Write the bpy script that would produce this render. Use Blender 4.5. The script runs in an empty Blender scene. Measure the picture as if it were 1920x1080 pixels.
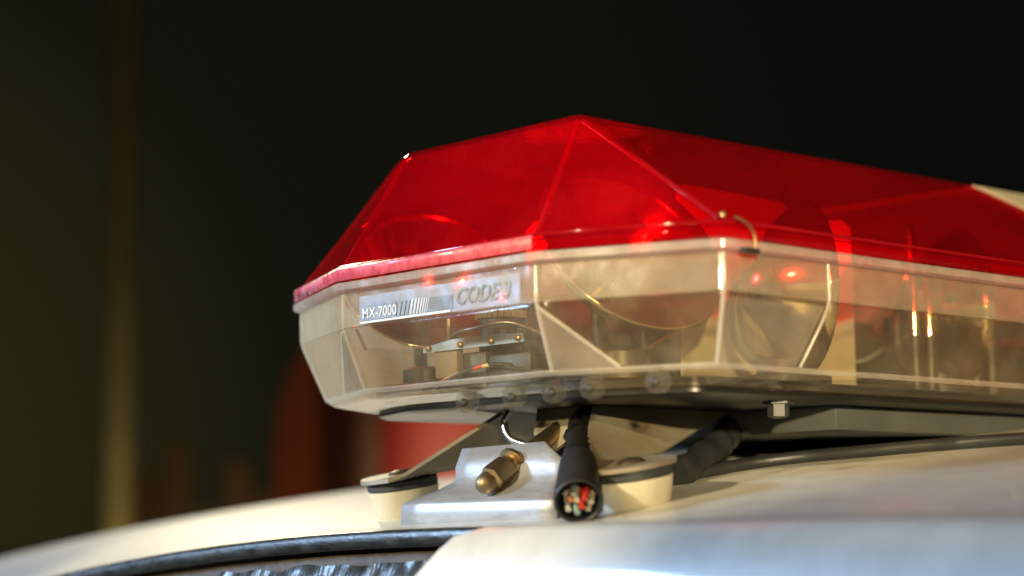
import bpy, bmesh, math, random
from mathutils import Vector, Matrix, noise

random.seed(7)
sc = bpy.context.scene
COL = sc.collection

# ------------------------------------------------------------------ camera
cam_d = bpy.data.cameras.new('camera')
cam = bpy.data.objects.new('camera', cam_d)
COL.objects.link(cam)
CF = Vector((-0.72620867, 0.67650948, 0.12229429))
CR = Vector((0.68027393, 0.73282004, -0.01421872))
CU = Vector((0.0992388, -0.07286786, 0.99239203))
CP = Vector((0.82527852, -0.70482056, -0.13942224))
cam.matrix_world = Matrix(((CR.x, CU.x, -CF.x, CP.x), (CR.y, CU.y, -CF.y, CP.y),
                           (CR.z, CU.z, -CF.z, CP.z), (0, 0, 0, 1)))
cam_d.sensor_width = 36.0
cam_d.lens = 70.19
cam_d.clip_start = 0.02
cam_d.clip_end = 400
cam_d.dof.use_dof = True
cam_d.dof.focus_distance = 1.125
cam_d.dof.aperture_fstop = 3.4
sc.camera = cam

# ------------------------------------------------------------------ world: night
wd = bpy.data.worlds.new('World')
sc.world = wd
wd.use_nodes = True
_wt = wd.node_tree                        # olive glow painted into the sky at left, standing in for haze
_tc = _wt.nodes.new('ShaderNodeTexCoord')
_dot = _wt.nodes.new('ShaderNodeVectorMath')
_dot.operation = 'DOT_PRODUCT'
_dot.inputs[1].default_value = Vector((-0.93, 0.36, 0.03)).normalized()
_wt.links.new(_tc.outputs['Generated'], _dot.inputs[0])
_rp = _wt.nodes.new('ShaderNodeValToRGB')
_rp.color_ramp.interpolation = 'EASE'
_e = _rp.color_ramp.elements
_e[0].position, _e[0].color = 0.80, (0.0033, 0.0034, 0.0025, 1)
_e[1].position, _e[1].color = 1.0, (0.0200, 0.0198, 0.0068, 1)
_m = _e.new(0.955)
_m.color = (0.0060, 0.0063, 0.0037, 1)
_wt.links.new(_dot.outputs['Value'], _rp.inputs[0])
_wt.links.new(_rp.outputs[0], _wt.nodes['Background'].inputs[0])
_wt.nodes['Background'].inputs[1].default_value = 1.0


# ------------------------------------------------------------------ lamps
def area_lamp(name, loc, target, size, power, colour):
    d = bpy.data.lights.new(name, 'AREA')
    d.shape = 'DISK'
    d.size = size
    d.energy = power
    d.color = colour
    o = bpy.data.objects.new(name, d)
    o.location = loc
    o.rotation_euler = (Vector(target) - Vector(loc)).to_track_quat('-Z', 'Y').to_euler()
    COL.objects.link(o)
    return o


def spot_lamp(name, loc, target, radius, power, colour, cone, blend=0.4):
    d = bpy.data.lights.new(name, 'SPOT')
    d.shadow_soft_size = radius
    d.energy = power
    d.color = colour
    d.spot_size = math.radians(cone)
    d.spot_blend = blend
    o = bpy.data.objects.new(name, d)
    o.location = loc
    o.rotation_euler = (Vector(target) - Vector(loc)).to_track_quat('-Z', 'Y').to_euler()
    COL.objects.link(o)
    return o


# warm street lamp beyond the left edge of the frame, cool lamp to the front left, added warm fill behind the camera
spot_lamp('warm_street_lamp', (-3.0, 1.5, 1.8), (0, 0.15, -0.05), 0.14, 270, (1.0, 0.84, 0.56), 50)
spot_lamp('cool_street_lamp', (-2.7, -2.6, 1.0), (0, 0, -0.05), 0.25, 690, (0.44, 0.66, 1.0), 40)
spot_lamp('warm_flood_lamp', (-0.1, -3.0, 0.85), (-0.16, 0.0, -0.05), 0.05, 500, (1.0, 0.83, 0.50), 12.6, 0.12)  # narrow cone: the beam's end stands in for a shadow edge on the rail
spot_lamp('warm_fill_lamp', (2.6, -2.15, 0.35), (0.10, 0.25, 0.11), 0.06, 1050, (1.0, 0.79, 0.44), 10, 0.4)  # added fill, cone kept to the bar to brighten dome and lens
bg = bpy.data.lights.new('low_yard_lamp', 'POINT')
bg.energy = 15
bg.color = (1.0, 0.74, 0.36)
bg.shadow_soft_size = 0.15
bgo = bpy.data.objects.new('low_yard_lamp', bg)
bgo.location = (-3.15, 1.78, -0.62)
COL.objects.link(bgo)

kl = bpy.data.lights.new('vehicle_fill', 'POINT')  # added fill for the front of the red vehicle, hidden below the roof
kl.energy = 7.5
kl.color = (1.0, 0.74, 0.40)
kl.shadow_soft_size = 0.15
klo = bpy.data.objects.new('vehicle_fill', kl)
klo.location = (-1.35, 1.05, -0.75)
COL.objects.link(klo)

vs = sc.view_settings
vs.view_transform = 'Standard'
vs.look = 'None'
vs.exposure = 0.0
vs.gamma = 1.0
vs.use_curve_mapping = False
sc.render.engine = 'CYCLES'
cy = sc.cycles
cy.use_denoising = True
cy.max_bounces = 10
cy.transparent_max_bounces = 48
cy.glossy_bounces = 5
cy.transmission_bounces = 6
cy.diffuse_bounces = 3
cy.caustics_reflective = True
cy.sample_clamp_indirect = 6.0
cy.blur_glossy = 0.5


# ------------------------------------------------------------------ materials
class NT:
    def __init__(self, name):
        self.m = bpy.data.materials.new(name)
        self.m.use_nodes = True
        self.t = self.m.node_tree
        self.t.nodes.clear()
        self.out = self.t.nodes.new('ShaderNodeOutputMaterial')

    def n(self, kind, **kw):
        nd = self.t.nodes.new('ShaderNode' + kind)
        for k, v in kw.items():
            setattr(nd, k, v)
        return nd

    def l(self, a, b):
        self.t.links.new(a, b)

    def noise(self, scale, detail=5, rough=0.6, stretch=(1, 1, 1)):
        tc = self.n('TexCoord')
        mp = self.n('Mapping')
        mp.inputs['Scale'].default_value = stretch
        self.l(tc.outputs['Object'], mp.inputs[0])
        nz = self.n('TexNoise')
        nz.inputs['Scale'].default_value = scale
        nz.inputs['Detail'].default_value = detail
        nz.inputs['Roughness'].default_value = rough
        self.l(mp.outputs[0], nz.inputs['Vector'])
        return nz.outputs[0]

    def ramp(self, fac, stops):
        r = self.n('ValToRGB')
        e = r.color_ramp.elements
        while len(e) < len(stops):
            e.new(0.5)
        for k, (p, c) in enumerate(stops):
            e[k].position = p
            e[k].color = (c, c, c, 1) if isinstance(c, (int, float)) else (*c, 1)
        self.l(fac, r.inputs[0])
        return r.outputs[0]

    def math(self, op, a, b=None):
        m = self.n('Math', operation=op)
        for k, v in ((0, a), (1, b)):
            if v is None:
                continue
            if isinstance(v, (int, float)):
                m.inputs[k].default_value = v
            else:
                self.l(v, m.inputs[k])
        return m.outputs[0]

    def bump(self, height, strength, dist=0.001):
        b = self.n('Bump')
        b.inputs['Strength'].default_value = strength
        b.inputs['Distance'].default_value = dist
        self.l(height, b.inputs['Height'])
        return b.outputs[0]


def principled(name, col, rough=0.5, metal=0.0, coat=0.0, var=0.0, vscale=30, bump=0.0, bscale=200, col2=None,
               rough2=None, stretch=(1, 1, 1), spec=0.5):
    t = NT(name)
    p = t.n('BsdfPrincipled')
    p.inputs['Metallic'].default_value = metal
    p.inputs['Roughness'].default_value = rough
    p.inputs['Coat Weight'].default_value = coat
    p.inputs['Coat Roughness'].default_value = 0.08
    p.inputs['Specular IOR Level'].default_value = spec
    if col2 is None:
        col2 = tuple(c * (1 - var) for c in col)
    nz = t.noise(vscale, stretch=stretch)
    c = t.ramp(nz, [(0.35, col), (0.68, col2)])
    t.l(c, p.inputs['Base Color'])
    if rough2 is not None:
        t.l(t.ramp(nz, [(0.35, rough), (0.7, rough2)]), p.inputs['Roughness'])
    if bump:
        t.l(t.bump(t.noise(bscale, stretch=stretch), bump), p.inputs['Normal'])
    t.l(p.outputs[0], t.out.inputs[0])
    return t.m


def plastic(name, tint, haze_col, haze, haze2, rough=0.04, hscale=45, scratch=0.25, transl=0.5, edge=0.75, milky=0.0, dust=0.0):
    """Moulded see-through plastic shell: tinted transmission, surface reflection and scuffed haze."""
    t = NT(name)
    tr = t.n('BsdfTransparent')
    tr.inputs[0].default_value = (*tint, 1)
    df = t.n('BsdfDiffuse')
    df.inputs[0].default_value = (*haze_col, 1)
    tl = t.n('BsdfTranslucent')
    tl.inputs[0].default_value = (*haze_col, 1)
    hz = t.n('MixShader')
    hz.inputs[0].default_value = transl
    t.l(df.outputs[0], hz.inputs[1])
    t.l(tl.outputs[0], hz.inputs[2])
    nz = t.noise(hscale, 8, 0.65)
    fine = t.noise(hscale * 9, 4, 0.7, (1, 1, 0.25))
    m1 = t.ramp(nz, [(0.38, haze), (0.66, haze2)])
    m2 = t.ramp(fine, [(0.56, 0.0), (0.74, scratch)])
    if milky:                               # old polycarbonate gone cloudy at the weather end
        sp = t.n('SeparateXYZ')
        t.l(t.n('TexCoord').outputs['Object'], sp.inputs[0])
        g = t.math('ADD', t.math('MULTIPLY', sp.outputs[0], -16.0), -1.05)
        g = t.math('ADD', g, t.math('MULTIPLY', nz, 0.35))
        g = t.math('MINIMUM', t.math('MAXIMUM', g, 0.0), 1.0)
        m1 = t.math('ADD', m1, t.math('MULTIPLY', g, milky))
    fac = t.math('MINIMUM', t.math('ADD', m1, t.math('MULTIPLY', m2, m1)), 0.95)
    mx = t.n('MixShader')
    t.l(fac, mx.inputs[0])
    t.l(tr.outputs[0], mx.inputs[1])
    t.l(hz.outputs[0], mx.inputs[2])
    if dust:                                # settled dust specks and dried drops
        dd = t.n('BsdfDiffuse')
        dd.inputs[0].default_value = (0.50, 0.42, 0.36, 1)
        sp1 = t.ramp(t.noise(420, 3, 0.75), [(0.60, 0.0), (0.72, dust)])
        sp2 = t.ramp(t.noise(26, 6, 0.7), [(0.50, 0.0), (0.75, dust * 0.8)])
        mdu = t.n('MixShader')
        t.l(t.math('ADD', t.math('MULTIPLY', sp1, t.ramp(nz, [(0.35, 0.1), (0.65, 1.0)])), t.math('MULTIPLY', sp2, 0.12)), mdu.inputs[0])
        t.l(mx.outputs[0], mdu.inputs[1])
        t.l(dd.outputs[0], mdu.inputs[2])
        mx = mdu
    gl = t.n('BsdfGlossy')
    gl.inputs['Roughness'].default_value = rough
    t.l(t.ramp(nz, [(0.4, rough), (0.7, rough * 3.5)]), gl.inputs['Roughness'])
    t.l(t.bump(t.noise(60, 3, 0.5), 0.06, 0.002), gl.inputs['Normal'])
    lw = t.n('LayerWeight')
    lw.inputs[0].default_value = 0.5
    fr = t.math('ADD', t.math('MULTIPLY', t.math('POWER', lw.outputs['Facing'], 4.5), edge), 0.04)
    m3 = t.n('MixShader')
    t.l(fr, m3.inputs[0])
    t.l(mx.outputs[0], m3.inputs[1])
    t.l(gl.outputs[0], m3.inputs[2])
    t.l(m3.outputs[0], t.out.inputs[0])
    return t.m


M = {}
M['red'] = plastic('red_plastic', (0.95, 0.13, 0.15), (0.90, 0.006, 0.028), 0.105, 0.155, 0.018, 14, 0.0, transl=0.5, dust=0.012)
M['red_flange'] = plastic('scuffed_red_plastic', (0.8, 0.02, 0.04), (0.85, 0.16, 0.24), 0.60, 0.92, 0.2, 140, 0.5, transl=0.25)
M['clear'] = plastic('clear_plastic', (0.955, 0.925, 0.83), (0.80, 0.73, 0.56), 0.045, 0.10, 0.04, milky=0.48, dust=0.15)
M['clear_band'] = plastic('hazed_clear_plastic', (0.945, 0.915, 0.82), (0.82, 0.78, 0.63), 0.17, 0.26, 0.06, dust=0.15, milky=0.30)
M['facet'] = plastic('clouded_facet_plastic', (0.95, 0.93, 0.87), (0.74, 0.70, 0.64), 0.10, 0.22, 0.06, 25)
M['boss'] = plastic('clear_boss_plastic', (0.90, 0.88, 0.82), (0.6, 0.57, 0.48), 0.05, 0.09, 0.05)
M['clear_rim'] = plastic('moulded_rim_plastic', (0.93, 0.92, 0.87), (0.80, 0.79, 0.72), 0.40, 0.55, 0.08)
M['sticker'] = plastic('silvery_film', (0.9, 0.92, 0.95), (0.70, 0.77, 0.85), 0.12, 0.24, 0.25, 90)
M['sticker_dark'] = principled('worn_grey_print', (0.13, 0.15, 0.18), 0.5, var=0.4, vscale=120, col2=(0.22, 0.25, 0.29))
M['sticker_mid'] = principled('rubbed_grey_print', (0.33, 0.36, 0.40), 0.5, vscale=150, col2=(0.48, 0.52, 0.56))
M['sticker_letter'] = principled('rubbed_letter_print', (0.11, 0.125, 0.135), 0.6, vscale=320, col2=(0.27, 0.30, 0.32), spec=0.2)
M['sticker_white'] = principled('white_print', (0.62, 0.65, 0.68), 0.5, vscale=150, var=0.25)
M['sticker_faded'] = plastic('faded_grey_print', (0.85, 0.87, 0.9), (0.36, 0.40, 0.45), 0.35, 0.75, 0.3, 160)
M['red_edge'] = plastic('thick_red_plastic', (0.42, 0.006, 0.012), (0.90, 0.02, 0.04), 0.30, 0.42, 0.05, transl=0.6)
M['cream'] = principled('cream_plastic', (0.52, 0.47, 0.34), 0.4, var=0.12, vscale=12)
M['mirror'] = principled('polished_reflector', (0.80, 0.70, 0.46), 0.10, 0.96, var=0.3, vscale=22, rough2=0.17)
M['satin'] = principled('brushed_mirror_sheet', (0.80, 0.74, 0.58), 0.50, 0.45, var=0.12, vscale=30, rough2=0.6)
M['bulb'] = plastic('bulb_glass', (0.96, 0.96, 0.94), (0.8, 0.8, 0.8), 0.02, 0.03, 0.02)
M['brass'] = principled('dull_brass', (0.42, 0.31, 0.17), 0.34, 1.0, var=0.35, vscale=60, rough2=0.55)
M['backing'] = principled('dark_olive_backing', (0.055, 0.050, 0.038), 0.5, 0.2, var=0.4, vscale=40)
M['gear'] = principled('dark_gear_plastic', (0.035, 0.032, 0.028), 0.45, var=0.3)
M['motor_beige'] = principled('beige_motor_case', (0.26, 0.22, 0.15), 0.5, var=0.2)
M['motor_grey'] = principled('grey_motor_case', (0.07, 0.07, 0.06), 0.45, var=0.2)
M['black'] = principled('black_painted_base', (0.015, 0.015, 0.015), 0.35, var=0.3)
M['black_gloss'] = principled('black_tape', (0.010, 0.010, 0.011), 0.18, var=0.3, bump=0.8, bscale=160)
M['alu'] = principled('cast_aluminium_channel', (0.085, 0.09, 0.082), 0.55, 0.3, var=0.2)
M['arm'] = principled('stained_painted_steel', (0.27, 0.26, 0.20), 0.5, 0.25, vscale=22, col2=(0.21, 0.15, 0.085), bump=0.15,
                      rough2=0.62)
M['hook'] = principled('bare_aluminium_sheet', (0.50, 0.51, 0.53), 0.40, 0.55, vscale=50, col2=(0.33, 0.33, 0.33), bump=0.12,
                       bscale=90, stretch=(1, 4, 4), rough2=0.55)
M['rubber'] = principled('black_rubber', (0.022, 0.023, 0.025), 0.42, var=0.3, bump=0.2, bscale=300)
M['rubber_cream'] = principled('cream_rubber', (0.70, 0.65, 0.50), 0.55, vscale=35, col2=(0.58, 0.52, 0.37), bump=0.1)
M['washer'] = principled('dusty_dark_disc', (0.055, 0.058, 0.062), 0.5, 0.2, var=0.3)
M['rivet'] = principled('rusty_rivet', (0.13, 0.095, 0.065), 0.45, 0.7, var=0.4, vscale=120)
M['conduit'] = principled('black_conduit', (0.016, 0.015, 0.013), 0.38, var=0.4, vscale=80, bump=0.25, bscale=240)
for nm, c in (('wire_red', (0.75, 0.05, 0.03)), ('wire_orange', (0.80, 0.30, 0.10)), ('wire_cream', (0.75, 0.66, 0.46)),
              ('wire_teal', (0.34, 0.52, 0.46)), ('wire_white', (0.75, 0.74, 0.70))):
    M[nm] = principled(nm + '_insulation', c, 0.4, var=0.2, vscale=200)
M['paint'] = principled('white_car_paint', (0.64, 0.63, 0.575), 0.45, 0.0, coat=0.3, vscale=55, col2=(0.555, 0.535, 0.47), bump=0.06,
                        bscale=260)
M['seal'] = principled('weathered_seal_rubber', (0.016, 0.018, 0.021), 0.24, vscale=70, col2=(0.035, 0.038, 0.038), bump=0.3,
                       bscale=120, rough2=0.5, stretch=(1, 3, 3))
M['channel'] = principled('grimy_gutter', (0.035, 0.026, 0.017), 0.6, vscale=60, col2=(0.075, 0.052, 0.03), bump=0.8, bscale=120)
M['crumple'] = principled('crumpled_silver_sealant', (0.05, 0.06, 0.064), 0.34, 0.35, vscale=80, col2=(0.022, 0.018, 0.012), bump=0.3,
                          bscale=160)
M['steel'] = principled('zinc_steel', (0.52, 0.54, 0.56), 0.3, 0.95, var=0.3, vscale=60)
M['asphalt'] = principled('asphalt', (0.045, 0.045, 0.042), 0.85, var=0.3, vscale=3)
M['pole'] = principled('weathered_pole_paint', (0.31, 0.29, 0.14), 0.6, var=0.3, vscale=4)
M['van_red'] = principled('dark_red_body_paint', (0.42, 0.022, 0.014), 0.4, var=0.15, vscale=2)
M['van_orange'] = principled('rust_red_body_paint', (0.40, 0.085, 0.02), 0.5, var=0.2, vscale=2)
M['van_strip'] = principled('faded_strip', (0.36, 0.17, 0.11), 0.5, var=0.2, vscale=2)
M['fence'] = principled('brown_fence_wood', (0.16, 0.085, 0.04), 0.7, var=0.4, vscale=6)


# ------------------------------------------------------------------ mesh helpers
def obj(name, bm, mat, parent=None, smooth=35, mods=()):
    me = bpy.data.meshes.new(name)
    bmesh.ops.recalc_face_normals(bm, faces=bm.faces)
    bm.to_mesh(me)
    bm.free()
    if smooth:
        for p in me.polygons:
            p.use_smooth = True
        me.set_sharp_from_angle(angle=math.radians(smooth))
    o = bpy.data.objects.new(name, me)
    COL.objects.link(o)
    me.materials.append(M[mat] if isinstance(mat, str) else mat)
    if parent:
        o.parent = parent
    return o


def empty(name, loc, label, cat, group=None):
    o = bpy.data.objects.new(name, None)
    o.empty_display_size = 0.02
    o.location = loc
    COL.objects.link(o)
    tag(o, label, cat, group)
    return o


def tag(o, label=None, cat=None, group=None, kind=None):
    for k, v in (('label', label), ('category', cat), ('group', group), ('kind', kind)):
        if v:
            o[k] = v
    return o


def solid(o, th, offset=-1):
    m = o.modifiers.new('thickness', 'SOLIDIFY')
    m.thickness = th
    m.offset = offset
    return o


def wnormal(o):
    m = o.modifiers.new('normals', 'WEIGHTED_NORMAL')
    m.keep_sharp = True
    return o


def loft(bm, loops, close=True, cap0=False, cap1=False):
    vl = [[bm.verts.new(p) for p in lp] for lp in loops]
    n = len(vl[0])
    for a, b in zip(vl, vl[1:]):
        for i in range(n if close else n - 1):
            j = (i + 1) % n
            bm.faces.new((a[i], a[j], b[j], b[i]))
    if cap0:
        bm.faces.new(vl[0][::-1])
    if cap1:
        bm.faces.new(vl[-1])
    return vl


def tube(bm, pts, r, seg=12, caps=True, close=False):
    pts = [Vector(p) for p in pts]
    rs = r if isinstance(r, (list, tuple)) else [r] * len(pts)
    up = None
    loops = []
    for i, p in enumerate(pts):
        t = (pts[min(i + 1, len(pts) - 1)] - pts[max(i - 1, 0)]).normalized()
        if up is None:
            up = t.orthogonal().normalized()
        up = (up - t * up.dot(t)).normalized()
        s = t.cross(up)
        loops.append([p + (up * math.cos(2 * math.pi * k / seg) + s * math.sin(2 * math.pi * k / seg)) * rs[i] for k in range(seg)])
    loft(bm, loops, True, caps, caps)


def smooth_path(pts, n=6):
    pts = [Vector(p) for p in pts]
    out = []
    for i in range(len(pts) - 1):
        p0, p1, p2, p3 = pts[max(i - 1, 0)], pts[i], pts[i + 1], pts[min(i + 2, len(pts) - 1)]
        for k in range(n):
            t = k / n
            out.append(0.5 * ((2 * p1) + (p2 - p0) * t + (2 * p0 - 5 * p1 + 4 * p2 - p3) * t * t + (3 * p1 - p0 - 3 * p2 + p3) * t ** 3))
    out.append(pts[-1])
    return out


def box(bm, lo, hi, bev=0.0, mat=None):
    v = [Vector((x, y, z)) for x in (lo[0], hi[0]) for y in (lo[1], hi[1]) for z in (lo[2], hi[2])]
    if mat:
        v = [mat @ p for p in v]
    b = [bm.verts.new(p) for p in v]
    fs = [bm.faces.new([b[i] for i in q]) for q in ((0, 1, 3, 2), (4, 6, 7, 5), (0, 4, 5, 1), (2, 3, 7, 6), (0, 2, 6, 4), (1, 5, 7, 3))]
    if bev:
        es = list({e for f in fs for e in f.edges})
        bmesh.ops.bevel(bm, geom=es, offset=bev, segments=2, affect='EDGES', profile=0.5)
    return b


def revolve(bm, prof, origin, axis, seg=32, capped=True):
    axis = Vector(axis).normalized()
    u = axis.orthogonal().normalized()
    w = axis.cross(u)
    o = Vector(origin)
    loops = [[o + axis * h + (u * math.cos(2 * math.pi * k / seg) + w * math.sin(2 * math.pi * k / seg)) * r for k in range(seg)]
             for r, h in prof]
    loft(bm, loops, True, capped, capped)


def plate(bm, pts, normal, th):
    n = Vector(normal).normalized() * th
    loft(bm, [[Vector(p) for p in pts], [Vector(p) + n for p in pts]], True, True, True)


# ------------------------------------------------------------------ plan of the light bar
A_, C_, TH_ = 0.0825, 0.10654, 0.41079
DX, DY = A_ + C_ * math.cos(TH_), C_ * math.sin(TH_)
LEN = 1.16
PLAN = [(-DX, DY), (-A_, 0), (A_, 0), (DX, DY), (DX, LEN - DY), (A_, LEN), (-A_, LEN), (-DX, LEN - DY)]


def offset_poly(poly, d):
    n = len(poly)
    out = []
    for i in range(n):
        p0, p1, p2 = (Vector(poly[(i + k) % n]) for k in (-1, 0, 1))
        d1, d2 = (p1 - p0).normalized(), (p2 - p1).normalized()
        n1, n2 = Vector((-d1.y, d1.x)), Vector((-d2.y, d2.x))
        b = (n1 + n2)
        b = b / (b.dot(n1))
        out.append(p1 + b * d)
    return out


def round_poly(poly, r, seg=4):
    n = len(poly)
    out = []
    for i in range(n):
        p0, p1, p2 = (Vector(poly[(i + k) % n]) for k in (-1, 0, 1))
        d1, d2 = (p0 - p1).normalized(), (p2 - p1).normalized()
        for k in range(seg + 1):
            t = k / seg
            a, b = p1 + d1 * r, p1 + d2 * r
            out.append(a * (1 - t) ** 2 + p1 * 2 * t * (1 - t) + b * t * t)
    return out


def ring(inset, z, r=0.006):
    return [(p.x, p.y, z) for p in round_poly(offset_poly(PLAN, inset), r)]


bar = empty('light_bar', (0, 0.55, -0.067), 'emergency light bar with red domes over a clear faceted lens on the white car roof', 'light bar')
bar.location = (0, 0, 0)


def loft_part(name, prof, mat, th=None, smooth=30):
    bm = bmesh.new()
    loft(bm, [ring(*p) for p in prof])
    o = obj(name, bm, mat, bar, smooth)
    if th:
        solid(o, th)
    wnormal(o)
    return o


# lower clear lens: rim lip, upright band, tapered skirt with rolled bottom lip
rim = loft_part('lens_rim', [(0.0046, 0.0056), (0.0012, 0.0056), (0.0, 0.0046), (0.0, 0.0012), (0.0012, 0.0002), (0.0036, -0.0006), (0.0060, -0.0006)],
                'clear_rim')
band = loft_part('lens_band', [(0.0052, 0.0004), (0.0046, -0.0010), (0.0047, -0.0195), (0.0050, -0.0207)], 'clear_band', 0.0022)
skirt = loft_part('lens_skirt', [(0.0050, -0.0208), (0.0058, -0.0225), (0.0185, -0.0560), (0.0200, -0.0584), (0.0228, -0.0602), (0.0270, -0.0612),
                                 (0.0400, -0.0640), (0.0440, -0.0650)], 'clear', 0.0024)
for (inset0, z0, zz) in ((0.0180, -0.0548, 0),):
    lip = loft_part('lens_lower_bead', [(inset0, z0), (inset0 - 0.0010, z0 - 0.0008), (inset0 + 0.0006, z0 - 0.0026), (inset0 + 0.0016, z0 - 0.0030)], 'clear_rim')


# moulded corner ribs and side seams on the lens
def rib(pts, r=0.0011):
    bm = bmesh.new()
    tube(bm, smooth_path(pts, 4), r, 8)
    return obj('moulded_rib', bm, 'clear_rim', bar, 60)


def surf(side_pt, inset):
    return offset_poly(PLAN, inset)[side_pt]


for k in range(4):
    a, b, c = surf(k, 0.0047), surf(k, 0.0056), surf(k, 0.0185)
    ctr = Vector((0, 0.1))

    def pull(p, d):
        return p + (ctr - p).normalized() * d
    a, b, c = pull(a, 0.0014), pull(b, 0.0013), pull(c, 0.0013)
    rib([(a.x, a.y, -0.001), (a.x, a.y, -0.012), (b.x, b.y, -0.0215), ((b.x + c.x) / 2, (b.y + c.y) / 2, -0.0388), (c.x, c.y, -0.0555)], 0.0012)
for sgn in (1, -1):
    for y0, y1 in ((0.128, 0.118), (0.330, 0.330), (0.620, 0.620), (0.830, 0.830)):
        xs = sgn * (DX - 0.0044)
        pts = [(xs, y0, -0.0008), (xs, y0, -0.012), (xs - sgn * 0.0002, y0, -0.0205)]
        if y0 < 0.2:
            pts += [(xs - sgn * 0.0035, y0 - 0.002, -0.031), (xs - sgn * 0.0128, y1, -0.0548)]
        rib(pts, 0.0009)

# clouded facets moulded into the skirt by the near corner
def facet(pts):
    P = [Vector(p) for p in pts]
    nrm = (P[1] - P[0]).cross(P[2] - P[0]).normalized()
    if nrm.dot(Vector((0, 0.3, -0.03)) - P[0]) > 0:
        nrm = -nrm
    cen = sum(P, Vector()) / len(P)
    P = [p.lerp(cen, 0.03) + nrm * 0.0002 for p in P]
    bm = bmesh.new()
    plate(bm, P, nrm, 0.0010)
    bmesh.ops.bevel(bm, geom=[e for e in bm.edges], offset=0.0004, segments=1, affect='EDGES')
    return obj('moulded_facet', bm, 'facet', bar, 30)


for sg in (1, -1):
    def sk(k, inset, z):
        p = offset_poly(PLAN, inset)[k]
        return Vector((sg * p.x, p.y, z))
    cb, cl_, db, dl = sk(2, 0.0058, -0.0225), sk(2, 0.0182, -0.0550), sk(3, 0.0058, -0.0225), sk(3, 0.0182, -0.0550)
    tt = cl_.lerp(dl, 0.42)
    facet([cb, cl_, tt])
    eb, el = Vector((db.x, 0.126, db.z)), Vector((dl.x, 0.115, dl.z))
    facet([db, eb, el, dl])
    n_ = Vector((0.4 * sg, -0.92, 0)) * 0.0006
    rib([cb + n_, cb.lerp(tt, 0.5) + n_, tt + n_], 0.0011)

# round bosses along the underside of the lens lip
for (x, y, zc) in ((0.0000, 0.0310, -0.0662), (0.0395, 0.0300, -0.0656), (0.0700, 0.0300, -0.0650), (0.0985, 0.0300, -0.0645), (0.1420, 0.0330, -0.0640)):
    bm = bmesh.new()
    revolve(bm, [(0.0056, 0.0), (0.0064, 0.0008), (0.0064, 0.006), (0.0050, 0.0072)], (x, y, zc), (0.35, -0.93, -0.12), 10)
    b = obj('lens_boss', bm, 'boss', bar, 25)
    bm = bmesh.new()
    revolve(bm, [(0.0024, 0.0), (0.0024, 0.0016), (0.0012, 0.0024)], (x + 0.0025, y - 0.0068, zc - 0.0009), (0.35, -0.93, -0.12), 10)
    obj('boss_screw', bm, 'gear', b, 25)

# ------------------------------------------------------------------ domes
P_, Q_, WT = 0.0737, 0.0443, 0.0882


def dome(name, y_top, y_bot, mat, mirror=False, inset=0.0030):
    pl = offset_poly(PLAN, inset)
    pd = offset_poly(PLAN, inset + 0.0022)
    bm = bmesh.new()
    V = lambda x, y, z: bm.verts.new((x, LEN - y if mirror else y, z))
    zs = (0.0068, 0.0140)
    f0 = [V(pl[0].x, y_bot, zs[0])] + [V(p.x, p.y, zs[0]) for p in pl[:4]] + [V(pl[3].x, y_bot, zs[0])]
    f1 = [V(pl[0].x, y_bot, zs[1])] + [V(p.x, p.y, zs[1]) for p in pl[:4]] + [V(pl[3].x, y_bot, zs[1])]
    f2 = [V(pd[0].x, y_bot, 0.0152)] + [V(p.x, p.y, 0.0152) for p in pd[:4]] + [V(pd[3].x, y_bot, 0.0152)]
    fl = []
    for a, b in ((f0, f1), (f1, f2)):
        for i in range(5):
            fl.append(bm.faces.new((a[i], a[i + 1], b[i + 1], b[i])))
    p2, p1 = V(-P_, Q_ + 0.001, WT - 0.001), V(P_, Q_ + 0.001, WT - 0.001)
    t2, t1 = V(-P_, y_top, WT), V(P_, y_top, WT)
    bm.faces.new((f2[0], f2[1], p2, t2))          # far long side
    bm.faces.new((f2[1], f2[2], p2))              # far corner facet
    bm.faces.new((f2[2], f2[3], p1, p2))          # end facet
    bm.faces.new((f2[3], f2[4], p1))              # near corner facet
    bm.faces.new((f2[4], f2[5], t1, p1))          # near long side
    bm.faces.new((p2, p1, t1, t2))                # top
    bm.faces.new((f2[5], f2[0], t2, t1))          # slanted inner end
    bm.faces.new((f0[5], f0[0], f1[0], f1[5]))
    bm.faces.new((f1[5], f1[0], f2[0], f2[5]))
    bmesh.ops.recalc_face_normals(bm, faces=bm.faces)
    es = [e for e in bm.edges if all(v.co.z > 0.0151 for v in e.verts) and max(v.co.z for v in e.verts) > 0.05 and not e.is_boundary]
    bmesh.ops.bevel(bm, geom=es, offset=0.0065, segments=4, affect='EDGES', profile=0.5, clamp_overlap=True)
    o = obj(name, bm, mat, bar, 28)
    solid(o, 0.0024)
    wnormal(o)
    return o


d1 = dome('red_dome', 0.415, 0.520, 'red')
d2 = dome('red_dome', 0.415, 0.520, 'red', True)
# scuffed lip of the near dome
for dm, mir in ((d1, False), (d2, True)):
    pl = offset_poly(PLAN, 0.0022)
    lo, hi = [], []
    pts = [Vector((pl[0].x, 0.52))] + [pl[k] for k in range(4)] + [Vector((pl[3].x, 0.52))]
    bm = bmesh.new()
    for a, b in zip(pts[1:-2], pts[2:-1]):
        pass
    line = [pts[0], pts[1], pts[2], pts[3]]
    lp = []
    for z, ex in ((0.0070, 0), (0.0128, 0), (0.0140, 0.0008)):
        row = []
        for p in line:
            q = p + (Vector((0, 0.3)) - p).normalized() * ex
            row.append((q.x, LEN - q.y if mir else q.y, z))
        lp.append(row)
    loft(bm, lp, False)
    o = obj('dome_lip', bm, 'red_flange', dm, 25)
    solid(o, 0.0010, 1)

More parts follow.
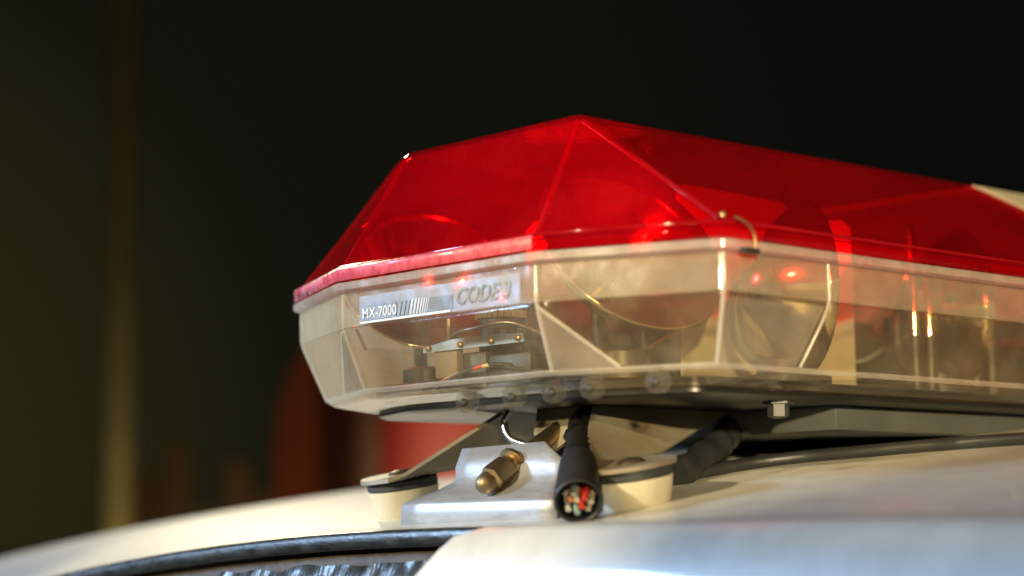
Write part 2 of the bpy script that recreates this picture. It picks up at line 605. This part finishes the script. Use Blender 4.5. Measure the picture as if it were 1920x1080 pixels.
for dm, mir in ((d1, False), (d2, True)):
    pd = offset_poly(PLAN, 0.0068)
    tops = [(-P_ + 0.0015, Q_ + 0.004, WT - 0.0045), (P_ - 0.0015, Q_ + 0.004, WT - 0.0045)]
    for k in range(4):
        tpt = Vector(tops[0 if k < 2 else 1])
        b0 = Vector((pd[k].x, pd[k].y, 0.0150))
        p0, p1 = b0.lerp(tpt, 0.02), b0.lerp(tpt, 0.97)
        bm = bmesh.new()
        f = (lambda p: (p.x, LEN - p.y, p.z)) if mir else (lambda p: (p.x, p.y, p.z))
        tube(bm, [f(p0), f(p0.lerp(p1, 0.5)), f(p1)], 0.0017, 10)
        obj('crease_light_rod', bm, 'red_edge', dm, 60)  # added rods: hazy red stands in for light refracted along the creases
    pb_ = offset_poly(PLAN, 0.0042)
    bm = bmesh.new()
    tube(bm, [f(Vector((pb_[0].x, 0.515, 0.0150)))] + [f(Vector((pb_[k].x, pb_[k].y, 0.0150))) for k in range(4)] + [f(Vector((pb_[3].x, 0.515, 0.0150)))], 0.0010, 8)
    obj('base_bead', bm, 'red_edge', dm, 60)

# cream cover between the two domes
pl = offset_poly(PLAN, 0.0030)
bm = bmesh.new()
secs = []
for (yb, yt) in ((0.5225, 0.4185), (LEN - 0.5225, LEN - 0.4185)):
    secs.append([(-pl[3].x, yb, 0.0068), (-pl[3].x, yb, 0.0145), (-P_ - 0.001, yt, WT), (P_ + 0.001, yt, WT), (pl[3].x, yb, 0.0145), (pl[3].x, yb, 0.0068)])
loft(bm, secs, True, True, True)
bmesh.ops.recalc_face_normals(bm, faces=bm.faces)
bmesh.ops.bevel(bm, geom=[e for e in bm.edges if min(v.co.z for v in e.verts) > 0.08], offset=0.004, segments=3, affect='EDGES')
obj('centre_cover', bm, 'cream', bar, 30)

# base plate, channel and underside hardware
bm = bmesh.new()
loft(bm, [ring(0.052, -0.0585, 0.01), ring(0.046, -0.0590, 0.01), ring(0.046, -0.0672, 0.01), ring(0.050, -0.0690, 0.01)], True, True, True)
obj('base_plate', bm, 'black', bar, 30)
bm = bmesh.new()
box(bm, (-0.105, 0.205, -0.0835), (0.118, LEN - 0.205, -0.0691), 0.002)
obj('base_channel', bm, 'alu', bar, 30)
bm = bmesh.new()
revolve(bm, [(0.0085, 0), (0.0085, 0.0016), (0.0060, 0.0016), (0.0060, 0.0085), (0.0030, 0.0095)], (0.121, 0.150, -0.069), (0, 0, -1), 6)
obj('base_bolt', bm, 'washer', bar, 25)

# wire clip at the near corner of the dome
cl = smooth_path([(0.1800, 0.0490, 0.0165), (0.1822, 0.0545, 0.0140), (0.1832, 0.0590, 0.0095), (0.1834, 0.0605, 0.0045), (0.1832, 0.0600, 0.0005)], 6)
bm = bmesh.new()
tube(bm, cl, 0.0007, 8)
clip = obj('retaining_clip', bm, 'brass', bar, 60)
bm = bmesh.new()
revolve(bm, [(0.0012, 0), (0.0019, 0.0006), (0.0019, 0.0016), (0.0010, 0.0022)], (0.1772, 0.0430, 0.0170), (0.8, -0.45, 0.4), 12)
obj('clip_screw', bm, 'brass', clip, 30)
bm = bmesh.new()
box(bm, (0.1795, 0.052, -0.0015), (0.1838, 0.064, 0.0012), 0.0006)
obj('clip_foot', bm, 'gear', clip, 30)


# ------------------------------------------------------------------ rotating beacons inside
def rotator(x, y, z, facing, R=0.050, tilt=0.0):
    f = Vector((math.cos(facing), math.sin(facing), math.tan(math.radians(tilt)))).normalized()
    bm = bmesh.new()
    revolve(bm, [(0.030, 0), (0.030, 0.006), (0.014, 0.008), (0.014, 0.016), (0.008, 0.018)], (x, y, -0.057), (0, 0, 1), 24)
    base = obj('rotating_beacon', bm, 'gear', bar, 30)
    base.name = 'rotating_beacon'
    depth = 0.040
    prof = []
    for k in range(13):
        r = R * k / 12
        prof.append((max(r, 0.0015), depth * (r / R) ** 2))
    bm = bmesh.new()
    revolve(bm, prof, Vector((x, y, z)) - f * depth * 0.6, f, 40, False)
    # rolled rim
    c = Vector((x, y, z)) + f * depth * 0.4
    u, w = Vector((-f.y, f.x, 0)), Vector((0, 0, 1))
    o = obj('reflector', bm, 'mirror', base, 60)
    solid(o, 0.0014, 0)
    bm = bmesh.new()
    revolve(bm, [(0.0035, 0), (0.0055, 0.002), (0.0055, 0.016), (0.0035, 0.021), (0.0008, 0.0225)], Vector((x, y, z)) - f * depth * 0.35, f, 16)
    obj('bulb', bm, 'bulb', base, 60)
    bm = bmesh.new()
    revolve(bm, [(0.0045, 0), (0.0045, 0.012)], Vector((x, y, z)) - f * depth * 0.62, f, 14)
    obj('bulb_socket', bm, 'brass', base, 40)
    bm = bmesh.new()
    q = Vector((x, y, 0)) - f * 0.020
    tube(bm, smooth_path([(x - f.x * 0.010, y - f.y * 0.010, -0.044), (x - f.x * 0.024, y - f.y * 0.024, -0.032), (x - f.x * 0.027, y - f.y * 0.027, z - 0.012), (x - f.x * 0.024, y - f.y * 0.024, z)], 4), 0.0042, 8)
    obj('support_stem', bm, 'gear', base, 60)
    return base


rotator(-0.088, 0.074, 0.006, math.radians(-32), 0.053, 31)
rotator(0.062, 0.088, 0.009, math.radians(-12), 0.057, 31)
rotator(0.078, 0.205, 0.002, math.radians(62), 0.052)
rotator(0.068, 0.375, 0.002, math.radians(62), 0.052)
rotator(-0.09, 0.300, 0.002, math.radians(120), 0.050)
rotator(0.05, 0.86, 0.002, math.radians(40), 0.050)
rotator(-0.05, 1.06, 0.002, math.radians(200), 0.050)

# mirror panels standing between the beacons
for (p0, p1, z0, z1) in (((-0.10, 0.17), (-0.03, 0.21), -0.055, 0.060), ((0.0, 0.29), (0.06, 0.30), -0.055, 0.055), ((0.030, 0.275), (0.036, 0.165), -0.055, 0.066)):
    bm = bmesh.new()
    d = (Vector(p1) - Vector(p0)).normalized()
    n = Vector((-d.y, d.x))
    plate(bm, [(p0[0], p0[1], z0), (p1[0], p1[1], z0), (p1[0], p1[1], z1 - 0.006), (p1[0] - d.x * 0.006, p1[1] - d.y * 0.006, z1),
               (p0[0] + d.x * 0.006, p0[1] + d.y * 0.006, z1), (p0[0], p0[1], z1 - 0.006)], (n.x, n.y, 0), 0.0012)
    obj('mirror_panel', bm, 'satin', bar, 25)

for (x_, y_, zt_) in ((0.088, 0.325, 0.050), (0.090, 0.338, 0.022), (0.080, 0.402, 0.040), (0.084, 0.414, 0.040)):  # posts added to throw upright glints into the red dome
    bm = bmesh.new()
    revolve(bm, [(0.0030, 0), (0.0030, zt_ + 0.016), (0.0022, zt_ + 0.020), (0.0006, zt_ + 0.021)], (x_, y_, -0.020), (0, 0, 1), 16)
    po = obj('glint_post', bm, 'mirror', bar, 50)
    bm = bmesh.new()
    revolve(bm, [(0.0050, 0), (0.0044, 0.0370)], (x_, y_, -0.0570), (0, 0, 1), 12)
    obj('glint_post_socket', bm, 'gear', po, 40)

# dark box added down the middle to darken the view through the lens
bm = bmesh.new()
box(bm, (-0.062, 0.128, -0.0575), (0.022, 0.560, -0.0100), 0.003)
tr_ = obj('dark_backing_box', bm, 'backing', bar, 30)
for k_ in range(7):
    bm = bmesh.new()
    yy = 0.140 + 0.055 * k_
    if k_ % 2:
        revolve(bm, [(0.0060, 0), (0.0060, 0.0130), (0.0048, 0.0142)], (0.004, yy, -0.0098), (0, 0, 1), 16)
    else:
        box(bm, (-0.012, yy, -0.0098), (0.012, yy + 0.024, -0.0020), 0.001)
    obj('backing_component', bm, 'gear', tr_, 30)
for k_ in range(5):
    bm = bmesh.new()
    tube(bm, smooth_path([(0.0235, 0.132 + 0.05 * k_, -0.048 + 0.004 * k_), (0.0300, 0.150 + 0.05 * k_, -0.030), (0.0240, 0.180 + 0.05 * k_, -0.020)], 6), 0.0011, 8)
    obj('backing_wire', bm, ('wire_red', 'rubber', 'wire_cream', 'rubber', 'wire_teal')[k_], tr_, 60)
bm = bmesh.new()
box(bm, (-0.062, 0.1215, -0.0575), (0.048, 0.1265, 0.0020), 0.001)
obj('dark_backing_front', bm, 'backing', tr_, 30)

# gear motor behind the end window
bm = bmesh.new()
box(bm, (-0.045, 0.052, -0.057), (-0.010, 0.085, -0.036), 0.0015)
mo = obj('gear_motor', bm, 'motor_grey', bar, 30)
bm = bmesh.new()
box(bm, (-0.047, 0.046, -0.050), (-0.028, 0.0515, -0.030), 0.001)
obj('motor_block', bm, 'motor_beige', mo, 30)
bm = bmesh.new()
revolve(bm, [(0.013, 0), (0.013, 0.018), (0.004, 0.019), (0.004, 0.028)], (-0.016, 0.070, -0.0355), (0, 0, 1), 20)
obj('motor_can', bm, 'gear', mo, 30)
bm = bmesh.new()
revolve(bm, [(0.0016, 0), (0.0016, 0.024)], (-0.050, 0.060, -0.038), (0, 0, 1), 10)
obj('motor_post', bm, 'brass', mo, 30)
bm = bmesh.new()
tube(bm, smooth_path([(-0.050, 0.058, -0.036), (-0.030, 0.046, -0.026), (-0.012, 0.044, -0.024), (0.012, 0.050, -0.022), (0.03, 0.06, -0.03)], 6), 0.0013, 8)
obj('motor_lead', bm, 'steel', mo, 60)
bm = bmesh.new()
box(bm, (0.0, 0.045, -0.057), (0.034, 0.072, -0.040), 0.0015)
obj('circuit_box', bm, 'gear', mo, 30)
def cog(cx_, cy_, z_, r, n, h=0.004):
    bm = bmesh.new()
    lp0 = []
    for k in range(n * 4):
        rr_ = r if k % 4 in (0, 1) else r * 0.88
        a = 2 * math.pi * k / (n * 4)
        lp0.append((cx_ + rr_ * math.cos(a), cy_ + rr_ * math.sin(a), z_))
    loft(bm, [lp0, [(x_, y_, z_ + h) for x_, y_, z_ in lp0]], True, True, True)
    return bm


obj('cog', cog(-0.016, 0.070, -0.0165, 0.0150, 26), 'motor_beige', mo, 20)
obj('cog', cog(0.012, 0.058, -0.0300, 0.0120, 22), 'gear', mo, 20)
obj('cog', cog(-0.046, 0.064, -0.0290, 0.0090, 18), 'brass', mo, 20)
bm = bmesh.new()
plate(bm, [(-0.055, 0.044, -0.0345), (0.030, 0.044, -0.0345), (0.030, 0.044, -0.0300), (0.008, 0.044, -0.0285), (-0.030, 0.044, -0.0285), (-0.055, 0.044, -0.0315)], (0, 1, 0), 0.0012)
obj('motor_bracket', bm, 'steel', mo, 20)
for x_ in (-0.050, -0.022, 0.004, 0.026):
    bm = bmesh.new()
    revolve(bm, [(0.0019, 0), (0.0019, 0.0010), (0.0009, 0.0015)], (x_, 0.0438, -0.0322), (0, -1, 0), 8)
    obj('bracket_screw', bm, 'brass', mo, 30)
for k_, (wm, off_) in enumerate((('wire_red', 0.0), ('wire_cream', 0.004), ('rubber', -0.004), ('rubber', 0.008))):
    bm = bmesh.new()
    tube(bm, smooth_path([(-0.058 + off_, 0.050, -0.055), (-0.030, 0.040 + off_, -0.052 + off_ * 0.5), (0.004 + off_, 0.040, -0.046), (0.030, 0.050 + off_, -0.050), (0.070, 0.060, -0.056)], 7), 0.0012, 8)
    obj('motor_wire', bm, wm, mo, 60)
bm = bmesh.new()
tube(bm, [(-0.082, 0.016, -0.020), (-0.073, 0.016, -0.0325)], 0.0009, 8)
obj('spring_wire', bm, 'gear', mo, 60)

# ------------------------------------------------------------------ maker's strip on the end window
YF = 0.0047


def strip(name, x0, x1, z0, z1, mat, parent, y, th=0.0003, slant=0.0, shift=0.0):
    bm = bmesh.new()
    plate(bm, [(x0 + shift, y, z0), (x1 + shift, y, z0), (x1 + slant + shift, y, z1), (x0 + slant + shift, y, z1)], (0, -1, 0), th)
    return obj(name, bm, mat, parent, 0)


st = strip('maker_sticker', -0.0640, 0.0700, -0.0195, -0.0035, 'sticker', bar, YF - 0.0002)
strip('sticker_print_block', -0.0628, -0.0310, -0.0178, -0.0095, 'sticker_dark', st, YF - 0.0006)
strip('sticker_edge', -0.0628, 0.0150, -0.0194, -0.0181, 'sticker_white', st, YF - 0.0006)
strip('sticker_faded_block', -0.0080, 0.0170, -0.0178, -0.0100, 'sticker_faded', st, YF - 0.0005)
x = -0.0306
wdt = 0.0028
k = 0
while wdt > 0.0004:
    strip('sticker_stripe', x, x + wdt, -0.0178, -0.0095, 'sticker_dark' if k < 3 else 'sticker_mid', st, YF - 0.0006, 0.0003, 0.0022)
    x += wdt + 0.0011
    wdt -= 0.00026
    k += 1


def lettering(name, txt, x, z, size, mat, parent, y, shear=0.0, space=1.0, sx=1.0, bold=0.0):
    cu = bpy.data.curves.new(name, 'FONT')
    cu.body = txt
    cu.size = size
    cu.shear = shear
    cu.space_character = space
    cu.extrude = 0.0001
    cu.offset = bold
    cu.resolution_u = 3
    tmp = bpy.data.objects.new(name + '_curve', cu)
    COL.objects.link(tmp)
    dg = bpy.context.evaluated_depsgraph_get()
    me = bpy.data.meshes.new_from_object(tmp.evaluated_get(dg))
    bpy.data.objects.remove(tmp)
    mw = Matrix.Translation((x, y, z)) @ Matrix.Rotation(math.pi / 2, 4, 'X') @ Matrix.Diagonal((sx, 1, 1, 1))
    me.transform(mw)
    me.materials.clear()
    me.materials.append(M[mat])
    o = bpy.data.objects.new(name, me)
    COL.objects.link(o)
    o.parent = parent
    return o


lettering('sticker_lettering', 'MX-7000', -0.0610, -0.0165, 0.0083, 'sticker_white', st, YF - 0.0011, 0, 1.0, 0.98, 0.00010)
lettering('sticker_lettering', 'CODE 3', 0.0190, -0.0160, 0.0125, 'sticker_letter', st, YF - 0.0008, 0.30, 1.03, 0.96, 0.00022)


# ------------------------------------------------------------------ mounting feet, hook and bolt
def roof_z(X, Y):
    t = max(Y - 0.02, 0.0)
    k = 0.06 + 0.09 * math.exp(-t / 0.08)
    return -0.134 + 0.215 * (t - t * t / 1.2) - k * max(0.0, 0.05 - X) ** 2 - 0.06 * max(0.0, X - 0.25) ** 2 - 0.9 * max(0.0, 0.004 - Y) ** 1.3


for s in (1, -1):
    cx, cyy = s * 0.0945, 0.060
    zt = -0.1055
    # bent plate: rounded pad over the foot, then a flaring web up to the base
    bm = bmesh.new()
    th = 0.0024
    pad = []
    for k in range(17):
        a = math.radians(-90 + 180 * k / 16)
        pad.append(Vector((cx + s * 0.0235 * math.cos(a), cyy + 0.0255 * math.sin(a), zt)))
    inner = [Vector((s * 0.079, cyy + 0.0270, zt + 0.0006)), Vector((s * 0.079, cyy - 0.0235, zt + 0.0006))]
    lo = pad + inner
    tilt = Matrix.Translation((cx, cyy, zt)) @ Matrix.Rotation(math.radians(10), 4, 'X') @ Matrix.Translation((-cx, -cyy, -zt))
    lo = [tilt @ p for p in lo]
    loft(bm, [lo, [p + Vector((0, 0, th)) for p in lo]], True, True, True)
    ia, ib = lo[-1], lo[-2]
    rows = []
    for t, top0, top1 in ((0.0, None, None),):
        pass
    ta, tb = Vector((s * 0.036, 0.090, -0.0690)), Vector((s * 0.036, 0.206, -0.0690))
    n = Vector((s * 0.62, 0, 0.78)).normalized() * th
    mid_a, mid_b = ia.lerp(ta, 0.16) + Vector((0, 0, -0.0022)), ib.lerp(tb, 0.16) + Vector((0, 0, -0.0022))
    A = [ia, mid_a, ta]
    B = [ib, mid_b, tb]
    loops = []
    for p, q in zip(A, B):
        loops.append([p, q, q + (n if p is not ia else Vector((0, 0, th))), p + (n if p is not ia else Vector((0, 0, th)))])
    loft(bm, loops, True, True, True)
    arm = obj('mounting_arm', bm, 'arm', bar, 40)
    R10 = Matrix.Rotation(math.radians(10), 4, 'X')
    up = R10 @ Vector((0, 0, 1))
    zb = roof_z(cx, cyy)
    top = Vector((cx, cyy, zt))
    h = 0.0205
    bm = bmesh.new()
    revolve(bm, [(0.0165, -h - 0.0025), (0.0180, -h), (0.0186, -h + 0.001), (0.0212, -0.0072), (0.0213, -0.0058), (0.0195, -0.0056)], top, up, 48)
    obj('rubber_foot', bm, 'rubber_cream', arm, 40)
    bm = bmesh.new()
    revolve(bm, [(0.0206, -0.0054), (0.0212, -0.0048), (0.0212, -0.0006), (0.0200, -0.0001)], top, up, 48)
    obj('foot_washer', bm, 'washer', arm, 40)
    bm = bmesh.new()
    revolve(bm, [(0.0078, 0.0024), (0.0074, 0.0034), (0.0056, 0.0046), (0.0028, 0.0052), (0.0005, 0.0053)], top, up, 24)
    obj('rivet', bm, 'rivet', arm, 60)

# sheet hook over the roof edge: lip, sloping shelf and upright tab
bm = bmesh.new()
th = 0.0016
X0, X1 = -0.0585, 0.0690
rows = [
    [(X0, 0.0290, -0.1362), (X1, 0.0290, -0.1362)],
    [(X0 + 0.001, 0.0290, -0.1225), (X1, 0.0290, -0.1225)],
    [(X0 + 0.003, 0.0302, -0.1205), (X1, 0.0302, -0.1208)],
    [(-0.042, 0.0400, -0.1150), (0.064, 0.0400, -0.1155)],
    [(-0.0330, 0.0475, -0.1095), (0.059, 0.0475, -0.1100)],
    [(-0.0330, 0.0490, -0.1060), (0.0585, 0.0490, -0.1070)],
    [(-0.0355, 0.0508, -0.1015), (0.0560, 0.0508, -0.1025)],
    [(-0.0330, 0.0540, -0.0905), (0.0345, 0.0540, -0.0893)],
]
front = [[Vector(p).lerp(Vector(q), t / 8) for t in range(9)] for p, q in [r for r in rows]]
loft(bm, front, False)
hook = obj('roof_hook', bm, 'hook', bar, 40)
solid(hook, th, 1)
bm = bmesh.new()
ax = Vector((0.0, -0.055, -0.030)).normalized()
rod0 = Vector((0.0120, 0.098, -0.0755))
tube(bm, [rod0, rod0 + ax * 0.052], 0.0052, 16)
rod = obj('tension_bolt', bm, 'brass', bar, 40)
bm = bmesh.new()
h0 = rod0 + ax * 0.0510
revolve(bm, [(0.0088, 0.0), (0.0094, 0.0008), (0.0094, 0.0022), (0.0074, 0.0026)], h0, ax, 24)
obj('bolt_washer', bm, 'brass', rod, 40)
bm = bmesh.new()
revolve(bm, [(0.0066, 0.0022), (0.0071, 0.0030), (0.0071, 0.0062)], h0, ax, 24)
obj('bolt_collar', bm, 'brass', rod, 40)
bm = bmesh.new()
revolve(bm, [(0.0070, 0.0058), (0.0080, 0.0072), (0.0080, 0.0205), (0.0066, 0.0226)], h0, ax, 6)
obj('hex_sleeve', bm, 'brass', rod, 25)
bm = bmesh.new()
revolve(bm, [(0.0060, 0.0215), (0.0062, 0.0236), (0.0056, 0.0270), (0.0038, 0.0296), (0.0012, 0.0308)], h0, ax, 24)
obj('bolt_tip', bm, 'brass', rod, 60)

# anchor plate that the bolt pulls on, and its clamp
bm = bmesh.new()
plate(bm, [(-0.0060, 0.088, -0.0690), (0.0300, 0.088, -0.0690), (0.0240, 0.082, -0.0880), (0.0150, 0.080, -0.0935), (0.0060, 0.081, -0.0905), (-0.0040, 0.083, -0.0830)],
      (0, 0.9, -0.3), 0.0018)
obj('anchor_plate', bm, 'arm', bar, 30)
bm = bmesh.new()
tube(bm, smooth_path([(-0.020, 0.080, -0.0685), (-0.0235, 0.078, -0.0760), (-0.018, 0.078, -0.0850), (-0.004, 0.082, -0.0890), (0.006, 0.084, -0.084)], 6), 0.0021, 8)
obj('cable_clamp', bm, 'steel', bar, 60)

# ------------------------------------------------------------------ power cable
CAB = [(0.0120, 0.1150, -0.0640), (0.0330, 0.0850, -0.0785), (0.0525, 0.0635, -0.0915), (0.0690, 0.0450, -0.1020), (0.0830, 0.0330, -0.1100)]
cable = empty('power_cable', (0.105, 0.02, -0.12), 'black corrugated cable with cut end showing red, orange and pale wires', 'cable')
cable.location = (0, 0, 0)
path = smooth_path(CAB, 10)
rr = [0.0066 + (0.0007 if i % 2 else -0.0003) for i in range(len(path))]
bm = bmesh.new()
tube(bm, path, rr, 16)
obj('corrugated_sleeve', bm, 'conduit', cable, 60)
pth = smooth_path([(0.0700, 0.0450, -0.1020), (0.0800, 0.0350, -0.1085), (0.0900, 0.0250, -0.1160), (0.1000, 0.0150, -0.1235)], 6)
rs = [0.0092 + 0.0036 * (i / (len(pth) - 1)) + 0.0005 * math.sin(i * 2.1) for i in range(len(pth))]
bm = bmesh.new()
tube(bm, pth, rs, 28, False)
sh = obj('outer_sheath', bm, 'rubber', cable, 60)
solid(sh, 0.0016, -1)
dirv = (pth[-1] - pth[-2]).normalized()
sd = dirv.cross(Vector((0, 0, 1))).normalized()
upv = sd.cross(dirv)
wires = [('wire_cream', -0.0062, 0.001), ('wire_red', -0.0030, 0.0038), ('wire_red', -0.0016, -0.0014), ('wire_cream', 0.0010, 0.0012), ('wire_teal', 0.0026, 0.0046),
         ('wire_orange', 0.0046, 0.0016), ('wire_white', 0.0052, -0.0030), ('wire_cream', -0.0048, -0.0036), ('wire_teal', 0.0006, -0.0044)]
for i, (wm, a, b) in enumerate(wires):
    e = pth[-1] + sd * a + upv * (b - 0.002) + dirv * random.uniform(-0.003, 0.002)
    bm = bmesh.new()
    m0 = e - dirv * 0.012 + sd * random.uniform(-0.002, 0.002) + upv * 0.002
    tube(bm, smooth_path([m0 - dirv * 0.012 + upv * 0.002, m0, e], 5), 0.00155, 10)
    obj('wire', bm, wm, cable, 60)
# taped bundle tucked beside the sleeve
bm = bmesh.new()
bp = smooth_path([(0.010, 0.118, -0.0700), (0.022, 0.096, -0.0800), (0.034, 0.082, -0.0930), (0.040, 0.078, -0.1050)], 8)
tube(bm, bp, [0.0075 + 0.0014 * math.sin(i * 1.7) + 0.0008 * random.random() for i in range(len(bp))], 12)
obj('taped_bundle', bm, 'black_gloss', cable, 60)

# wrapped bundle under the bar behind the near foot
bm = bmesh.new()
bp = smooth_path([(0.030, 0.215, -0.0760), (0.044, 0.195, -0.0830), (0.054, 0.175, -0.0900), (0.063, 0.150, -0.0985), (0.070, 0.122, -0.1080)], 8)
tube(bm, bp, [0.0080 + 0.0009 * math.sin(i * 0.9) + 0.0005 * random.random() for i in range(len(bp))], 14)
o = obj('wiring_loom', bm, 'rubber', None, 60)
tag(o, 'lumpy black taped wiring loom under the bar behind the near foot', 'cable')

# thin black lead lying on the roof
bm = bmesh.new()
pts = []
for (x, y) in ((0.066, 0.105), (0.0645, 0.132), (0.0766, 0.1742), (0.0971, 0.1971), (0.1262, 0.2095), (0.1537, 0.2220), (0.1830, 0.2320), (0.2218, 0.2390), (0.29, 0.245), (0.40, 0.25), (0.55, 0.25)):
    pts.append((x, y, roof_z(x, y) + 0.0036))
tube(bm, smooth_path(pts, 6), 0.0036, 12)
o = obj('roof_lead', bm, 'rubber', None, 60)
tag(o, 'thin black lead curving over the white roof to the right below the bar', 'cable')

# ------------------------------------------------------------------ car roof
car = empty('white_car', (0, 0.5, -0.14), 'white car seen only as roof, gutter and side rail under the light bar', 'car')
car.location = (0, 0, 0)
bm = bmesh.new()
NX, NY = 90, 60
grid = []
for j in range(NY + 1):
    ty = j / NY
    Y = -0.004 + 1.2 * ty ** 1.5
    row = []
    for i in range(NX + 1):
        X = -1.3 + 2.4 * i / NX
        row.append(bm.verts.new((X, Y, roof_z(X, Y))))
    grid.append(row)
for j in range(NY):
    for i in range(NX):
        bm.faces.new((grid[j][i], grid[j][i + 1], grid[j + 1][i + 1], grid[j + 1][i]))
ro = obj('roof_panel', bm, 'paint', car, 60)
solid(ro, 0.0012)

# side rail cover, its front end cut on a slant
bm = bmesh.new()
prof = [(-0.0070, -0.1395), (-0.0072, -0.1362), (-0.0085, -0.1350), (-0.0120, -0.1346), (-0.0180, -0.1362), (-0.0230, -0.1400), (-0.0275, -0.1470), (-0.0310, -0.1570), (-0.0340, -0.1720),
        (-0.0370, -0.2000), (-0.0400, -0.2600)]
loops = []
for (y, z) in prof:
    row = []
    d = max(0.0, -0.1352 - z)
    xs = 0.052 - 1.05 * d + 0.10 * d * d if d < 0.12 else -0.07
    if z > -0.1370:
        xs += 0.012
    for i in range(41):
        t = i / 40
        X = xs + (1.1 - xs) * t ** 1.6
        row.append((X, y, z - 0.06 * max(0.0, X - 0.25) ** 2))
    loops.append(row)
loft(bm, loops, False)
rail = obj('side_rail_cover', bm, 'paint', car, 60)
solid(rail, 0.0016, -1)

# rubber seal, grimy gutter and crumpled sealant at the roof edge
bm = bmesh.new()
pts = []
for i in range(60):
    X = 0.085 - 1.1 * i / 59
    pts.append((X, -0.0072, roof_z(X, 0.0) - 0.0052))
loops = []
for (x, y, z) in pts:
    lp = []
    for k in range(14):
        a = 2 * math.pi * k / 14
        lp.append((x, y + 0.0030 * math.cos(a), z - 0.0004 + 0.0050 * math.copysign(abs(math.sin(a)) ** 0.7, math.sin(a))))
    loops.append(lp)
loft(bm, loops, True, True, True)
obj('rubber_seal', bm, 'seal', car, 60)
bm = bmesh.new()
loops = []
for (dy, dz) in ((-0.004, -0.0075), (0.000, -0.012), (-0.001, -0.020), (-0.006, -0.024), (-0.012, -0.0265)):
    row = []
    for i in range(140):
        X = 0.085 - 1.1 * i / 139
        n1 = noise.noise(Vector((X * 70, dz * 300, 0.3))) * 0.0010
        row.append((X, dy + n1, roof_z(X, 0.0) + dz + n1))
    loops.append(row)
loft(bm, loops, False)
obj('gutter_channel', bm, 'channel', car, 60)
bm = bmesh.new()
loops = []
for j in range(8):
    row = []
    for i in range(420):
        X = 0.085 - 0.26 * i / 419
        env = noise.noise(Vector((X * 38, 7.1, 0))) * 0.0028
        nn = noise.noise(Vector((X * 110, j * 0.35, 2.7)))
        mm = noise.noise(Vector((X * 420, j * 1.1, 5.0)))
        row.append((X, -0.0135 - 0.0010 * j + nn * 0.0016 + mm * 0.0005, roof_z(X, 0.0) - 0.0185 + env - 0.0026 * j + mm * 0.0003))
    loops.append(row)
loft(bm, loops, False)
sl = obj('crumpled_sealant', bm, 'crumple', car, 25)
# inner body wall below the gutter
bm = bmesh.new()
loops = []
for (y, dz) in ((-0.013, -0.026), (-0.016, -0.05), (-0.022, -0.14)):
    loops.append([(0.085 - 1.1 * i / 59, y, roof_z(0.085 - 1.1 * i / 59, 0.0) + dz) for i in range(60)])
loft(bm, loops, False)
obj('body_flange', bm, 'channel', car, 60)

# ------------------------------------------------------------------ dark background
bm = bmesh.new()
v = [bm.verts.new(p) for p in ((-150, -150, -1.55), (150, -150, -1.55), (150, 150, -1.55), (-150, 150, -1.55))]
bm.faces.new(v)
tag(obj('ground', bm, 'asphalt', None, 0), kind='structure')


def at(px, py, d):
    return CP + (CF + CR * ((px - 960) / 3743.3) - CU * ((py - 540) / 3743.3)) * d


pb = at(222, 990, 5.0)
pole = empty('pole', (pb.x, pb.y, -1.55), 'blurred khaki pole standing in the dark behind the car', 'pole')
bm = bmesh.new()
revolve(bm, [(0.038, 0.02), (0.037, 0.6), (0.034, 3.4), (0.032, 3.42)], (0, 0, 0), (0, 0, 1), 24)
obj('post', bm, 'pole', pole, 40)
bm = bmesh.new()
revolve(bm, [(0.11, 0), (0.11, 0.02), (0.06, 0.03)], (0, 0, 0), (0, 0, 1), 24)
obj('base_flange', bm, 'pole', pole, 40)

# red vehicle out of focus behind
vc = at(735, 900, 3.6)
van = empty('red_vehicle', (vc.x, vc.y, -1.55), 'out of focus dark red vehicle with a pale upright strip behind the car', 'vehicle')
van.rotation_euler = (0, 0, math.atan2(CR.y, CR.x))
bm = bmesh.new()
S = 3.6 / 3743.3


def lx(px):
    return (px - 735) * S


def lz(py):
    return at(735, py, 3.6).z + 1.55


outl = [(lx(512), 0.25), (lx(514), lz(840)), (lx(522), lz(760)), (lx(545), lz(690)), (lx(580), lz(640)), (lx(640), lz(610)), (lx(930), lz(600)), (lx(960), lz(640)), (lx(965), 0.25)]
plate(bm, [(x, 0, z) for x, z in outl], (0, 1, 0), 0.9)
obj('body', bm, 'van_orange', van, 20)
bm = bmesh.new()
box(bm, (lx(602), -0.02, 0.3), (lx(668), -0.002, lz(690)), 0.004)
obj('dark_panel', bm, principled('dark_maroon_paint', (0.12, 0.03, 0.015), 0.5), van, 30)
bm = bmesh.new()
box(bm, (lx(668), -0.03, 0.3), (lx(716), -0.003, lz(690)), 0.004)
obj('pale_strip', bm, 'van_strip', van, 30)
bm = bmesh.new()
box(bm, (lx(717), -0.025, 0.3), (lx(915), -0.002, lz(690)), 0.004)
obj('red_panel', bm, 'van_red', van, 30)

# fence boards in the dark
fo = at(390, 940, 5.6)
fence = empty('board_fence', (fo.x, fo.y, -1.55), 'low brown board fence, dim and blurred, beside the pole', 'fence')
fence.rotation_euler = (0, 0, math.atan2(CR.y, CR.x))
bm = bmesh.new()
box(bm, (-0.036, -0.010, 0), (0.036, 0.010, 1.0), 0.002)
bd = obj('board', bm, 'fence', fence, 20)
bdm = bd.data
fz = at(390, 850, 5.6).z + 1.55
for i in range(5):
    o = bd if i == 0 else bd.copy()
    if i:
        COL.objects.link(o)
        o.parent = fence
    o.location = ((i - 2) * 0.086, 0, 0)
    o.scale = (1, 1, fz * random.uniform(0.90, 1.08))
bm = bmesh.new()
box(bm, (-0.22, 0.012, 0.55), (0.22, 0.04, 0.62), 0.003)
obj('fence_rail', bm, 'fence', fence, 20)
